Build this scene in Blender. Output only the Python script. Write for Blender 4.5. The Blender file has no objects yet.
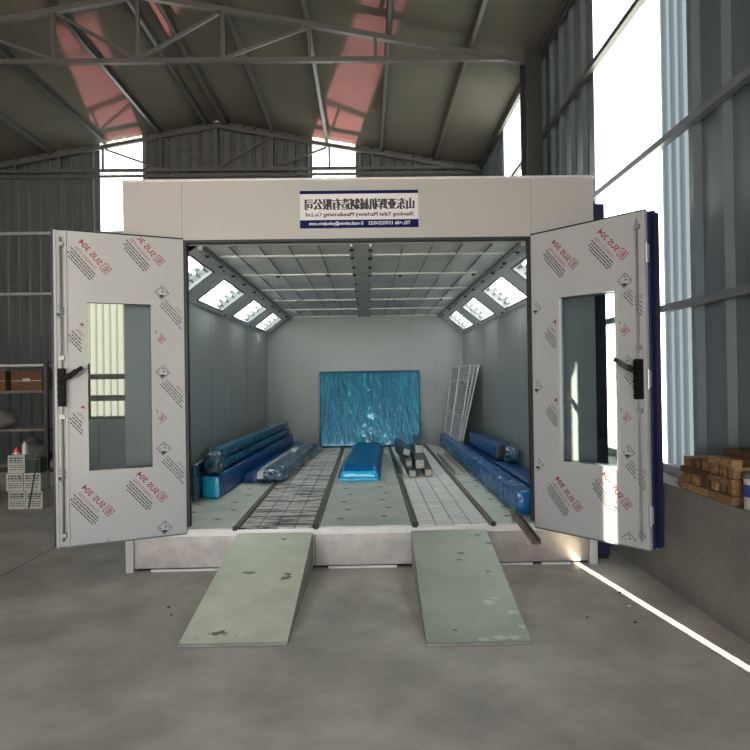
import bpy, bmesh, math, random
from mathutils import Vector, Matrix, noise
random.seed(7)
sc = bpy.context.scene
COL = sc.collection
PI = math.pi

# ------------------------------------------------------------------ materials
def lin(c):
    return tuple((v / 12.92 if v <= .04045 else ((v + .055) / 1.055) ** 2.4) for v in c)

def mat(name, rgb, rough=.5, metal=0., spec=.5, bump=0., bscale=20., var=0., vscale=3., tint=None,
        emit=None, estr=0., stretch=(1, 1, 1), rgb2=None, coat=0., vdet=5, vcon=(.35, .65)):
    """principled with optional procedural colour variation and bump (object coordinates = world)."""
    m = bpy.data.materials.new(name)
    m.use_nodes = True
    nt = m.node_tree
    b = nt.nodes['Principled BSDF']
    base = lin([v / 255 for v in rgb]) + (1,)
    b.inputs['Base Color'].default_value = base
    b.inputs['Roughness'].default_value = rough
    b.inputs['Metallic'].default_value = metal
    b.inputs['Specular IOR Level'].default_value = spec
    b.inputs['Coat Weight'].default_value = coat
    if tint:
        b.inputs['Specular Tint'].default_value = tint + (1,)
    if emit:
        b.inputs['Emission Color'].default_value = lin([v / 255 for v in emit]) + (1,)
        b.inputs['Emission Strength'].default_value = estr
    if var or bump or rgb2:
        tc = nt.nodes.new('ShaderNodeTexCoord')
        mp = nt.nodes.new('ShaderNodeMapping')
        mp.inputs['Scale'].default_value = stretch
        nt.links.new(tc.outputs['Object'], mp.inputs[0])
    if var or rgb2:
        n = nt.nodes.new('ShaderNodeTexNoise')
        n.inputs['Scale'].default_value = vscale
        n.inputs['Detail'].default_value = vdet
        n.inputs['Roughness'].default_value = .62
        nt.links.new(mp.outputs[0], n.inputs['Vector'])
        r = nt.nodes.new('ShaderNodeValToRGB')
        r.color_ramp.elements[0].position, r.color_ramp.elements[1].position = vcon
        c1 = base if rgb2 is None else lin([v / 255 for v in rgb2]) + (1,)
        if rgb2 is None:
            r.color_ramp.elements[0].color = tuple(v * (1 - var) for v in base[:3]) + (1,)
            r.color_ramp.elements[1].color = tuple(min(1, v * (1 + var * .6)) for v in base[:3]) + (1,)
        else:
            r.color_ramp.elements[0].color = c1
            r.color_ramp.elements[1].color = base
        nt.links.new(n.outputs['Fac'], r.inputs[0])
        nt.links.new(r.outputs[0], b.inputs['Base Color'])
    if bump:
        n2 = nt.nodes.new('ShaderNodeTexNoise')
        n2.inputs['Scale'].default_value = bscale
        n2.inputs['Detail'].default_value = 4
        nt.links.new(mp.outputs[0], n2.inputs['Vector'])
        bp = nt.nodes.new('ShaderNodeBump')
        bp.inputs['Strength'].default_value = bump
        bp.inputs['Distance'].default_value = .02
        nt.links.new(n2.outputs['Fac'], bp.inputs['Height'])
        nt.links.new(bp.outputs[0], b.inputs['Normal'])
    return m

def sheet(name, rgb, through, rough_mix=None):
    """translucent fibreglass daylight sheet"""
    m = bpy.data.materials.new(name); m.use_nodes = True
    nt = m.node_tree; nt.nodes.clear()
    out = nt.nodes.new('ShaderNodeOutputMaterial')
    tr = nt.nodes.new('ShaderNodeBsdfTransparent'); tl = nt.nodes.new('ShaderNodeBsdfTranslucent')
    df = nt.nodes.new('ShaderNodeBsdfDiffuse')
    c = lin([v / 255 for v in rgb]) + (1,)
    for n in (tr, tl, df): n.inputs[0].default_value = c
    a = nt.nodes.new('ShaderNodeMixShader'); a.inputs[0].default_value = .3
    nt.links.new(tl.outputs[0], a.inputs[1]); nt.links.new(df.outputs[0], a.inputs[2])
    b = nt.nodes.new('ShaderNodeMixShader'); b.inputs[0].default_value = through
    nt.links.new(a.outputs[0], b.inputs[1]); nt.links.new(tr.outputs[0], b.inputs[2])
    nt.links.new(b.outputs[0], out.inputs[0])
    return m

def glass_mat(name, rgb=(235, 240, 240), refl=.5):
    m = bpy.data.materials.new(name); m.use_nodes = True
    nt = m.node_tree; nt.nodes.clear()
    out = nt.nodes.new('ShaderNodeOutputMaterial')
    tr = nt.nodes.new('ShaderNodeBsdfTransparent'); gl = nt.nodes.new('ShaderNodeBsdfGlossy')
    tr.inputs[0].default_value = lin([v / 255 for v in rgb]) + (1,)
    gl.inputs['Roughness'].default_value = .02
    fr = nt.nodes.new('ShaderNodeFresnel'); fr.inputs[0].default_value = 1.5
    mx = nt.nodes.new('ShaderNodeMixShader')
    ge = nt.nodes.new('ShaderNodeNewGeometry'); sb = nt.nodes.new('ShaderNodeMath'); sb.operation = 'SUBTRACT'; sb.inputs[0].default_value = 1
    ml = nt.nodes.new('ShaderNodeMath'); ml.operation = 'MULTIPLY'
    nt.links.new(ge.outputs['Backfacing'], sb.inputs[1]); nt.links.new(sb.outputs[0], ml.inputs[0]); nt.links.new(fr.outputs[0], ml.inputs[1])
    nt.links.new(ml.outputs[0], mx.inputs[0]); nt.links.new(tr.outputs[0], mx.inputs[1]); nt.links.new(gl.outputs[0], mx.inputs[2])
    nt.links.new(mx.outputs[0], out.inputs[0])
    return m

def roof_mat():
    m = bpy.data.materials.new('glossy_roof_lining'); m.use_nodes = True
    nt = m.node_tree; nt.nodes.clear()
    out = nt.nodes.new('ShaderNodeOutputMaterial')
    df = nt.nodes.new('ShaderNodeBsdfDiffuse'); gl = nt.nodes.new('ShaderNodeBsdfGlossy')
    tc = nt.nodes.new('ShaderNodeTexCoord'); n = nt.nodes.new('ShaderNodeTexNoise'); n.inputs['Scale'].default_value = .7
    r = nt.nodes.new('ShaderNodeValToRGB')
    r.color_ramp.elements[0].color = lin((.34, .34, .31)) + (1,); r.color_ramp.elements[1].color = lin((.42, .42, .39)) + (1,)
    nt.links.new(tc.outputs['Object'], n.inputs['Vector']); nt.links.new(n.outputs['Fac'], r.inputs[0]); nt.links.new(r.outputs[0], df.inputs[0])
    gl.inputs[0].default_value = (.5, .16, .17, 1); gl.inputs['Roughness'].default_value = .1
    fr = nt.nodes.new('ShaderNodeFresnel'); fr.inputs[0].default_value = 1.45
    mx = nt.nodes.new('ShaderNodeMixShader')
    nt.links.new(fr.outputs[0], mx.inputs[0]); nt.links.new(df.outputs[0], mx.inputs[1]); nt.links.new(gl.outputs[0], mx.inputs[2])
    nt.links.new(mx.outputs[0], out.inputs[0])
    return m

M = {}
M['concrete'] = mat('concrete_floor', (200, 195, 186), .55, bump=.25, bscale=9, var=.3, vscale=1.3, spec=.4)
M['dado'] = mat('concrete_render', (124, 121, 116), .85, bump=.35, bscale=25, var=.16, vscale=2.2)
M['clad'] = mat('grey_blue_wall_cladding', (102, 113, 119), .32, var=.12, vscale=1.5, stretch=(4, 4, .6), spec=.5)
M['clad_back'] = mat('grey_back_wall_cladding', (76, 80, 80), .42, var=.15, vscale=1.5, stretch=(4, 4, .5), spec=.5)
M['roof'] = roof_mat()
M['steel'] = mat('painted_roof_steel', (78, 78, 76), .45, spec=.5)
M['dark_steel'] = mat('dark_column_steel', (48, 48, 48), .5)
M['steelg'] = mat('grey_wall_girt', (112, 118, 122), .4)
M['girt'] = mat('galvanised_girt', (165, 168, 168), .35, metal=.2, var=.15, vscale=6)
M['day'] = sheet('daylight_sheet', (238, 244, 240), .45)
M['day_cream'] = sheet('dirty_cream_daylight_sheet', (140, 134, 116), .02)
M['frost'] = sheet('frosted_film_sheet', (66, 74, 78), .02)
M['cream'] = mat('white_coated_panel', (172, 170, 166), .38, var=.03, vscale=1.2, spec=.5)
M['band'] = mat('white_panel_painted_lit', (212, 216, 214), .45)  # same white panel, colour lightened to stand in for light on the lamp bands
M['inner'] = mat('booth_inner_panel', (140, 145, 142), .34, var=.04, vscale=.8, spec=.5)
M['seam'] = mat('panel_seam', (95, 100, 100), .5)
M['wseam'] = mat('faint_wall_seam', (118, 124, 122), .5)
M['filter'] = mat('ceiling_filter_cotton', (196, 200, 198), .8, bump=.4, bscale=5, var=.14, vscale=2.5)
M['track'] = mat('zinc_track', (190, 194, 192), .4, metal=.3, var=.1, vscale=8)
M['black'] = mat('black_rubber', (16, 16, 17), .5)
M['blackp'] = mat('black_plastic', (7, 7, 8), .6, spec=.2)
M['sock'] = mat('grey_lamp_socket', (176, 182, 184), .5)
M['tube'] = mat('fluorescent_tube', (250, 250, 250), .4, emit=(238, 248, 246), estr=1.0)
M['lampwhite'] = mat('lamp_box_white', (242, 244, 244), .5)
M['check'] = mat('green_grey_steel_floor_plate', (208, 212, 200), .5, metal=.15, bump=.3, bscale=30, var=.14, vscale=3)
M['checkdot'] = mat('worn_plate_mark', (70, 78, 74), .5, metal=.4)
M['grateW'] = mat('white_overspray_grating', (250, 248, 245), .6, rgb2=(222, 220, 216), vscale=5, stretch=(.8, 6, 1), vcon=(.38, .6), bump=.3, bscale=40)
M['grateD'] = mat('worn_scuffed_grating', (226, 222, 218), .6, rgb2=(58, 54, 52), vscale=4.0, stretch=(.7, 7, 1), vcon=(.42, .52), bump=.3, bscale=40)
M['dark'] = mat('dark_pit', (30, 30, 30), .8)
M['rail'] = mat('dark_brown_rail', (168, 160, 150), .5, metal=.3, var=.3, vscale=15)
M['galv'] = mat('galvanised_base_sheet', (188, 182, 176), .3, metal=.75, bump=.12, bscale=5, var=.16, vscale=7)
M['galvr'] = mat('galvanised_base_rough', (190, 184, 178), .42, metal=.35, bump=.2, bscale=25, var=.12, vscale=5)
M['sill'] = mat('white_aluminium_sill', (214, 212, 208), .35, metal=.3, var=.08, vscale=9)
M['ramp2'] = mat('green_grey_checker_plate', (180, 188, 172), .45, metal=.2, var=.16, vscale=2.2, bump=.1, bscale=30)
M['ramp'] = mat('pale_green_checker_plate', (214, 218, 198), .5, metal=.2, var=.16, vscale=2.2, bump=.1, bscale=30)
M['rampedge'] = mat('ramp_edge_steel', (150, 152, 142), .45, metal=.4, var=.2, vscale=6)
M['stain'] = mat('dark_oil_stain', (126, 130, 112), .6)
M['film'] = mat('white_protective_film', (176, 177, 178), .3, bump=.06, bscale=3, spec=.5)
M['frame'] = mat('white_window_frame', (180, 180, 178), .35)
M['blue'] = mat('navy_blue_door_skin', (22, 28, 66), .35)
M['navy'] = mat('dark_navy_edge', (22, 26, 48), .4)
M['glass'] = glass_mat('window_glass', (222, 228, 230))
M['glass2'] = glass_mat('clear_window_glass', (250, 252, 252))
M['red'] = mat('red_print', (142, 26, 48), .6)
M['ink'] = mat('black_print', (40, 38, 42), .6)
M['zinc'] = mat('zinc_rod', (165, 165, 163), .35, metal=.5)
M['signblue'] = mat('sign_navy', (10, 22, 78), .7, spec=.15)
M['signwhite'] = mat('sign_white', (216, 212, 214), .45)
M['signink'] = mat('sign_black', (34, 32, 40), .5)
M['signlett'] = mat('sign_pale_letter', (240, 244, 252), .5)
M['wrap'] = mat('blue_plastic_wrap', (0, 104, 166), .26, rgb2=(0, 84, 146), vscale=4, bump=.4, bscale=16, spec=.5, coat=.15)
M['wrap_dark'] = mat('deep_blue_plastic_wrap', (0, 76, 142), .28, rgb2=(0, 56, 116), vscale=3, bump=.4, bscale=14, spec=.5, coat=.1)
M['wrap_teal'] = mat('teal_foil_wrap', (0, 132, 158), .2, rgb2=(0, 94, 126), vscale=4, stretch=(2.5, .5, 1), bump=.7, bscale=11, spec=.6, coat=.5, metal=.25)
M['tealdark'] = mat('dark_teal_tape', (0, 70, 96), .3)
M['wrap_rail'] = mat('teal_blue_plastic_wrap', (0, 118, 150), .25, rgb2=(0, 80, 118), vscale=6, bump=.5, bscale=16, spec=.5, coat=.2)
M['wrap_cyan'] = mat('bright_cyan_wrap', (10, 185, 230), .2, bump=.5, bscale=14, spec=.8)
M['wrap_grey'] = mat('grey_blue_clear_wrap', (14, 98, 132), .2, rgb2=(2, 30, 52), vscale=14, bump=.7, bscale=28, spec=.9, coat=.6)
M['white_steel'] = mat('white_powder_steel', (196, 200, 200), .4)
M['mesh'] = mat('perforated_mesh', (128, 134, 132), .5, metal=.1, rgb2=(34, 38, 40), vscale=16, vdet=0, vcon=(.47, .53))
M['grey_steel'] = mat('grey_steel_tube', (86, 98, 100), .35, metal=.5, var=.25, vscale=7)
M['card'] = mat('cardboard', (92, 66, 44), .85, var=.15, vscale=5)
M['cardtan'] = mat('tan_end_card', (190, 182, 168), .8, var=.2, vscale=20)
M['carton'] = mat('white_carton', (186, 184, 172), .8, var=.1, vscale=7)
M['cartonink'] = mat('carton_print', (70, 74, 72), .8)
M['rack'] = mat('dark_rack_steel', (50, 44, 42), .5)
M['rackboard'] = mat('dusty_shelf_board', (110, 104, 92), .7, var=.2, vscale=5)
M['wood'] = mat('pine_timber', (144, 108, 70), .8, rgb2=(92, 64, 40), vscale=5, stretch=(4, 4, 9), vcon=(.3, .7))
M['wood2'] = mat('pale_pine_timber', (166, 132, 90), .8, rgb2=(116, 84, 54), vscale=5, stretch=(4, 4, 9), vcon=(.3, .7))
M['wood3'] = mat('brown_timber', (96, 64, 40), .8, rgb2=(60, 40, 26), vscale=4, stretch=(4, 4, 6), vcon=(.3, .7))
M['brown'] = mat('brown_grey_channel', (112, 96, 80), .5, metal=.2, var=.2, vscale=8)
M['bottle'] = mat('pale_plastic_bottle', (196, 204, 200), .3)
M['redp'] = mat('red_plastic', (190, 40, 44), .4)
M['grey'] = mat('grey_dull_object', (92, 90, 86), .7, var=.25, vscale=8)
M['greenp'] = mat('dark_green_crate', (36, 56, 44), .5)
M['cabgrey'] = mat('grey_cabinet_paint', (136, 138, 134), .5)
M['bluelabel'] = mat('blue_can_label', (44, 60, 140), .5)

# ------------------------------------------------------------------ builders
class MB:
    def __init__(self): self.v, self.f, self.m, self.mats = [], [], [], []
    def mi(self, m):
        if m not in self.mats: self.mats.append(m)
        return self.mats.index(m)
    def add(self, verts, faces, m, T=None):
        o = len(self.v); k = self.mi(m)
        for p in verts:
            p = Vector(p)
            self.v.append(T @ p if T else p)
        for f in faces:
            self.f.append([o + i for i in f]); self.m.append(k)
        return self
    def box(self, a, b, m, T=None):
        x0, y0, z0 = a; x1, y1, z1 = b
        if x0 > x1: x0, x1 = x1, x0
        if y0 > y1: y0, y1 = y1, y0
        if z0 > z1: z0, z1 = z1, z0
        V = [(x0, y0, z0), (x1, y0, z0), (x1, y1, z0), (x0, y1, z0), (x0, y0, z1), (x1, y0, z1), (x1, y1, z1), (x0, y1, z1)]
        return self.add(V, [(0, 3, 2, 1), (4, 5, 6, 7), (0, 1, 5, 4), (1, 2, 6, 5), (2, 3, 7, 6), (3, 0, 4, 7)], m, T)
    def bar(self, p, q, w, h, m, up=(0, 0, 1)):
        """rectangular bar from p to q"""
        p, q = Vector(p), Vector(q); d = q - p; L = d.length; d.normalize()
        s = d.cross(Vector(up))
        if s.length < 1e-4: s = d.cross(Vector((1, 0, 0)))
        s.normalize(); u = s.cross(d)
        T = Matrix((( s.x, d.x, u.x, p.x), (s.y, d.y, u.y, p.y), (s.z, d.z, u.z, p.z), (0, 0, 0, 1)))
        return self.box((-w / 2, 0, -h / 2), (w / 2, L, h / 2), m, T)
    def cyl(self, p, q, r, m, n=10, r2=None, caps=True):
        p, q = Vector(p), Vector(q); d = (q - p).normalized()
        s = d.cross(Vector((0, 0, 1)))
        if s.length < 1e-4: s = Vector((1, 0, 0))
        s.normalize(); u = s.cross(d); r2 = r if r2 is None else r2
        V = [p + (s * math.cos(2 * PI * i / n) + u * math.sin(2 * PI * i / n)) * r for i in range(n)]
        V += [q + (s * math.cos(2 * PI * i / n) + u * math.sin(2 * PI * i / n)) * r2 for i in range(n)]
        F = [(i, (i + 1) % n, n + (i + 1) % n, n + i) for i in range(n)]
        if caps: F += [tuple(range(n))[::-1], tuple(range(n, 2 * n))]
        return self.add(V, F, m)
    def quad(self, pts, m, T=None): return self.add(pts, [tuple(range(len(pts)))], m, T)
    def obj(self, name, parent=None, smooth=False, bevel=0.):
        me = bpy.data.meshes.new(name)
        me.from_pydata([tuple(v) for v in self.v], [], self.f)
        for m in self.mats: me.materials.append(m)
        for p, k in zip(me.polygons, self.m): p.material_index = k; p.use_smooth = smooth
        bm = bmesh.new(); bm.from_mesh(me)
        bmesh.ops.recalc_face_normals(bm, faces=bm.faces)
        bm.to_mesh(me); bm.free()
        o = bpy.data.objects.new(name, me); COL.objects.link(o)
        if parent: o.parent = parent; o.matrix_parent_inverse = parent.matrix_world.inverted() if False else Matrix.Translation(-Vector(parent.location))
        if bevel:
            b = o.modifiers.new('bevel', 'BEVEL'); b.width = bevel; b.segments = 2; b.limit_method = 'ANGLE'
        return o

def tag(o, label=None, cat=None, group=None, kind=None):
    if label: o['label'] = label
    if cat: o['category'] = cat
    if group: o['group'] = group
    if kind: o['kind'] = kind
    return o

def thing(name, label, cat, loc=(0, 0, 0), group=None):
    o = bpy.data.objects.new(name, None); COL.objects.link(o)
    o.location = loc; o.empty_display_size = .1
    return tag(o, label, cat, group)

def struct(o): o['kind'] = 'structure'; return o

def text_geo(s, size, bold=0., align='LEFT', width=None, height=None):
    """flat lettering outlines -> (verts, faces), in x/y"""
    c = bpy.data.curves.new('lettering', 'FONT'); c.body = s; c.size = size; c.align_x = align
    c.offset = bold; c.resolution_u = 2
    o = bpy.data.objects.new('lettering', c); COL.objects.link(o)
    dg = bpy.context.evaluated_depsgraph_get(); dg.update()
    me = bpy.data.meshes.new_from_object(o.evaluated_get(dg))
    V = [v.co.copy() for v in me.vertices]; F = [tuple(p.vertices) for p in me.polygons]
    bpy.data.objects.remove(o); bpy.data.curves.remove(c); bpy.data.meshes.remove(me)
    if V and (width or height):
        x0, x1 = min(v.x for v in V), max(v.x for v in V); y0, y1 = min(v.y for v in V), max(v.y for v in V)
        kx = width / (x1 - x0) if width else 1; ky = height / (y1 - y0) if height else kx
        for v in V:
            v.x = (v.x - x0) * kx; v.y = (v.y - y0) * ky
    return V, F

# ------------------------------------------------------------------ setting
struct(MB().box((-40, -45, -.3), (40, 40, 0), M['concrete']).obj('floor'))

XR, YB, XL, YF = 2.8, 8.5, -9.6, -18.5
RX = -3.4
def roofz(x): return 6.68 + (6.2 - abs(x - RX)) * .18

def corr(mb, axis, a0, a1, z0, z1, pos, inward, m, period=.25, dep=.035, top=None):
    """trapezoid-ribbed metal sheet; z1 may follow the roof through top(a)"""
    prof = [(0, 0), (.55, 0), (.66, 1), (.82, 1), (.93, 0)]
    pts = []
    k = math.floor(a0 / period)
    while k * period < a1:
        for t, d in prof:
            a = (k + t) * period
            if a0 < a < a1: pts.append((a, d))
        k += 1
    pts = [(a0, pts[0][1] if pts else 0)] + pts + [(a1, pts[-1][1] if pts else 0)]
    V = []
    for a, d in pts:
        w = pos + inward * d * dep
        zt = top(a) if top else z1
        for z in (z0, zt):
            V.append((a, w, z) if axis == 'x' else (w, a, z))
    F = [(2 * i, 2 * i + 2, 2 * i + 3, 2 * i + 1) for i in range(len(pts) - 1)]
    mb.add(V, F, m)

wb = MB()
top = roofz
corr(wb, 'x', XL, -6.5, 0, 0, YB, -1, M['clad_back'], top=top)
corr(wb, 'x', -6.5, -6.14, 0, .95, YB, -1, M['clad_back']); corr(wb, 'x', -6.5, -6.14, 3.7, 0, YB, -1, M['clad_back'], top=top)
corr(wb, 'x', -6.14, -5.16, 0, .95, YB, -1, M['clad_back']); corr(wb, 'x', -6.14, -5.16, 3.7, 4.4, YB, -1, M['clad_back'])
corr(wb, 'x', -5.16, -1.2, 0, 0, YB, -1, M['clad_back'], top=top)
corr(wb, 'x', -1.2, -.2, 0, 3.0, YB, -1, M['clad_back'])
corr(wb, 'x', -.2, XR, 0, 0, YB, -1, M['clad_back'], top=top)
struct(wb.obj('wall_back'))
w = MB(); corr(w, 'x', -6.14, -5.16, 4.4, 0, YB, -1, M['day'], top=top); struct(w.obj('window_1'))
w = MB(); corr(w, 'x', -1.2, -.2, 3.0, 0, YB, -1, M['day'], top=top); struct(w.obj('window_2'))
w = MB(); corr(w, 'x', -6.5, -5.16, .95, 3.7, YB, -1, M['day_cream'], period=.16); struct(w.obj('window_3'))

ZE = roofz(XR)
wr = MB(); cl = M['clad']
corr(wr, 'y', YF, -6.12, 0, ZE, XR, -1, cl)
corr(wr, 'y', -6.12, -5.56, 4.7, ZE, XR, -1, cl)
corr(wr, 'y', -5.56, -3.2, 0, ZE, XR, -1, cl)
corr(wr, 'y', -3.2, -.42, .84, ZE, XR, -1, cl, period=.42, dep=.05)
corr(wr, 'y', 1.56, 4.49, .84, ZE, XR, -1, cl, period=.42, dep=.05)
corr(wr, 'y', 6.3, YB, .84, ZE, XR, -1, cl)
struct(wr.obj('wall_right'))
w = MB(); corr(w, 'y', .06, 1.56, .84, ZE, XR, -1, M['day'], period=.42, dep=.04); struct(w.obj('window_4'))
w = MB(); corr(w, 'y', -.42, .06, .84, ZE, XR, -1, M['frost'], period=.14, dep=.03); struct(w.obj('window_5'))
w = MB(); corr(w, 'y', 4.49, 6.3, .84, ZE, XR, -1, M['day'], period=.42, dep=.04); struct(w.obj('window_6'))
struct(MB().box((2.42, -3.2, 0), (3.0, YB, .85), M['dado']).obj('wall_right_base'))
struct(MB().box((XL - .1, YF, 0), (XL, YB, ZE), M['clad_back']).obj('wall_left'))
wf = MB()
wf.box((XL, YF - .1, 0), (-8.8, YF, 6.68), M['clad_back']).box((1.2, YF - .1, 0), (XR, YF, 6.68), M['clad_back'])
wf.add([(-8.8, YF, 5.4), (1.2, YF, 5.4), (1.2, YF, 6.68), (XR, YF, 6.68), (RX, YF, roofz(RX)), (XL, YF, 6.68), (-8.8, YF, 6.68)], [(0, 1, 2, 3, 4, 5, 6)], M['clad_back'])
struct(wf.obj('wall_front'))
rf = MB()
for xa, xb in ((XL - .3, RX), (RX, XR + .3)):
    n = 6
    for i in range(n):
        a = xa + (xb - xa) * i / n; b = xa + (xb - xa) * (i + 1) / n
        y0, y1 = YF - .3, YB + .3; za, zb = roofz(a), roofz(b)
        rf.add([(a, y0, za), (b, y0, zb), (b, y1, zb), (a, y1, za), (a, y0, za + .08), (b, y0, zb + .08), (b, y1, zb + .08), (a, y1, za + .08)],
               [(0, 3, 2, 1), (4, 5, 6, 7), (0, 1, 5, 4), (1, 2, 6, 5), (2, 3, 7, 6), (3, 0, 4, 7)], M['roof'])
struct(rf.obj('ceiling'))

tn = [0]
def trim(mb, **k):
    tn[0] += 1
    return struct(mb.obj('trim_%d' % tn[0], **k))
trim(MB().box((-3.336, -18, 0), (-3.324, 8.3, .0012), M['seam']))
# purlins along the building
for dx in (-6.1, -5.05, -3.8, -2.55, -1.3, -.22, .22, 1.3, 2.55, 3.8, 5.05, 6.1):
    x = RX + dx; z = roofz(x) - .07
    m_ = MB()
    m_.box((x - .035, YF, z - .06), (x - .025, YB - .02, z + .06), M['steel'])
    m_.box((x - .035, YF, z - .06), (x + .035, YB - .02, z - .05), M['steel'])
    m_.box((x - .035, YF, z + .05), (x + .035, YB - .02, z + .06), M['steel'])
    trim(m_)
for z in (3.8, 5.2, 6.5):   # back wall girts
    trim(MB().box((XL, YB - .1, z - .03), (XR - .07, YB - .04, z + .03), M['girt'] if z < 6 else M['steel']))
for z, c in ((2.33, 'steelg'), (3.84, 'steelg'), (5.38, 'steel')):   # right wall girts
    trim(MB().box((XR - .1, YF, z - .032), (XR - .05, -7.2, z + .032), M[c]))
    trim(MB().box((XR - .12, -4.7, z - .032), (XR - .05, YB - .1, z + .032), M[c]))
trim(MB().box((XR - .12, -3.2, .85), (XR - .05, YB - .1, .93), M['girt']))

def truss(y, label):
    t = thing('roof_truss', label, 'truss', (RX, y, 6.55), 'roof trusses')
    S = M['steel']
    mb = MB(); e = 6.1
    for s in (-1, 1): mb.bar((RX, y, roofz(RX) - .19), (RX + s * e, y, roofz(RX + s * e) - .19), .08, .08, S)
    mb.obj('top_chord', t)
    MB().bar((RX - e, y, 6.6), (RX + e, y, 6.6), .07, .07, S).obj('bottom_chord', t)
    xs = [0, 1.28, 2.6, 3.6, 4.6]
    for s in (-1, 1):
        for i, d in enumerate(xs):
            if i == 0 and s > 0: continue
            x = RX + s * d
            MB().bar((x, y, 6.63), (x, y, roofz(x) - .22), .05, .05, S, up=(0, 1, 0)).obj('web_post', t)
        for d0, d1 in ((0, 1.28), (1.28, 2.6)):
            MB().bar((RX + s * d0, y + .002, 6.63), (RX + s * (d1 - .06), y + .002, roofz(RX + d1) - .24), .045, .045, S, up=(0, 1, 0)).obj('diagonal_brace', t)
    return t
truss(8.33, 'grey steel roof truss right against the ribbed back wall, above the booth')
truss(3.6, 'grey steel roof truss crossing overhead in front of the back wall truss, nearer the camera')
def column(x, y, zt, label):
    mb = MB(); s = M['dark_steel']
    mb.box((x - .11, y - .12, 0), (x + .11, y - .105, zt), s).box((x - .11, y + .105, 0), (x + .11, y + .12, zt), s).box((x - .008, y - .105, 0), (x + .008, y + .105, zt), s)
    return tag(mb.obj('steel_column'), label, 'column')
# column stands on the concrete base
mb = MB(); s = M['dark_steel']
for y0, y1 in ((3.42, 3.435), (3.73, 3.745)): mb.box((2.44, y0, .85), (2.68, y1, ZE - .05), s)
mb.box((2.55, 3.435, .85), (2.57, 3.73, ZE - .05), s)
tag(mb.obj('steel_column'), 'dark steel column at the right wall between the two bright daylight strips', 'column')

# ------------------------------------------------------------------ spray booth
B = thing('spray_booth', 'large white walk-in spray booth with open doors, lamps and raised grated floor', 'spray booth', (-.05, 0, 0))
X0, X1, D = -2.22, 2.12, 6.95      # outside
I0, I1, DI = -2.03, 1.97, 6.72      # inside
FZ, CZ = .38, 3.0
O0, O1 = -1.665, 1.525                # door opening
TZ = 3.57
C = M['cream']
mb = MB(); mb.box((X0, 0, 3.03), (X1, .08, TZ), C)
for x in (-1.68, 1.54): mb.box((x - .002, -.001, 3.04), (x + .002, .002, TZ), M['wseam'])
mb.obj('header_panel', B)
MB().box((X0 - .01, -.012, TZ), (X1 + .01, .1, TZ + .02), M['sill']).obj('top_trim', B)
MB().box((X0, 0, .34), (O0, .08, 3.03), C).obj('front_panel', B)
MB().box((O1, 0, .34), (X1, .08, 3.03), C).obj('front_panel', B)
mb = MB()
mb.box((O0, -.01, 3.005), (O1, .06, 3.03), M['black']).box((O0, -.01, .4), (O0 + .022, .06, 3.005), M['black']).box((O1 - .022, -.01, .4), (O1, .06, 3.005), M['black'])
mb.obj('door_seal', B)
for xa, xb, xi, nm in ((X0, I0, I0, 'l'), (I1, X1, I1, 'r')):
    mb = MB(); mb.box((xa, .08, .02), (xb, D, TZ - .02), M['inner'] )
    y = 1.15
    while y < D - .3:
        e = .002 if nm == 'l' else -.002
        mb.box((xi, y - .004, FZ), (xi + e, y + .004, 2.66), M['wseam']); y += 1.15
    mb.obj('side_wall', B)
mb = MB(); mb.box((I0, DI, .02), (I1, D, TZ - .02), M['inner'])
for x in (-1.0, .9, 0.02 if False else -2.0, 1.4): mb.box((x - .004, DI - .002, FZ), (x + .004, DI, 2.95), M['wseam'])
mb.obj('rear_wall', B)
MB().box((X0, .08, TZ - .02), (X1, D, TZ), M['inner']).obj('roof_panel', B)
# inner front return above the opening and beside it
mb = MB(); mb.box((I0, .08, CZ - .0), (I1, .1, TZ - .02), M['inner']); mb.obj('inner_header', B)

# ceiling: filter cotton panels on a grid of T bars
CX0, CX1 = -1.57, 1.52
mb = MB(); mb.box((CX0, .1, CZ), (CX1, DI, CZ + .03), M['filter'])
mb.obj('ceiling_filter', B)
rows = [.55, 1.65, 2.87, 4.0, 5.25, 6.5]
for y in rows:
    for xa, xb in ((CX0 + .1, -.16), (.08, CX1 - .1)):
        MB().box((xa, y - .014, CZ - .02), (xb, y + .014, CZ - .002), M['track']).obj('cross_bar', B)
for x in (-1.28, -1.0, -.72, -.44, .36, .64, .92, 1.2):
    mb = MB()
    for i, ya in enumerate([.1] + rows):
        yb = (rows + [DI])[i]
        n = max(1, int((yb - ya) / .3))
        for k in range(n):
            t0 = ya + (yb - ya) * (k + .06) / n; t1 = ya + (yb - ya) * (k + .94) / n
            mb.box((x - .005, t0, CZ - .004 - .012 * math.sin(PI * (k + .5) / n)), (x + .005, t1, CZ), M['seam'])
    mb.obj('filter_wire', B)
for x in (-.13, .05):
    mb = MB(); mb.box((x - .009, .1, CZ - .02), (x + .009, DI, CZ - .002), M['track'])
    mb.box((x - .004, .1, CZ - .024), (x + .004, DI, CZ - .02), M['seam'])
    mb.obj('centre_track', B)
def bolt(x, y, z, n=(0, 0, -1), r=.022):
    n = Vector(n).normalized()
    p = Vector((x, y, z))
    return MB().cyl(p, p + n * .02, r, M['black'], 8).obj('bolt_cap', B)
for y in (.2, .6, 1.1, 1.6, 2.3, 2.95, 3.7, 4.4, 5.4, 6.2):
    bolt(-.13, y, CZ - .024); bolt(.05, y + .03, CZ - .024)
for x, y in ((-1.05, 1.68), (-.45, 1.62), (.42, 1.7), (1.3, 1.68), (-1.1, 4.03), (-.5, 4.03), (.45, 3.98), (1.2, 4.0)):
    bolt(x, y, CZ - .02)
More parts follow.
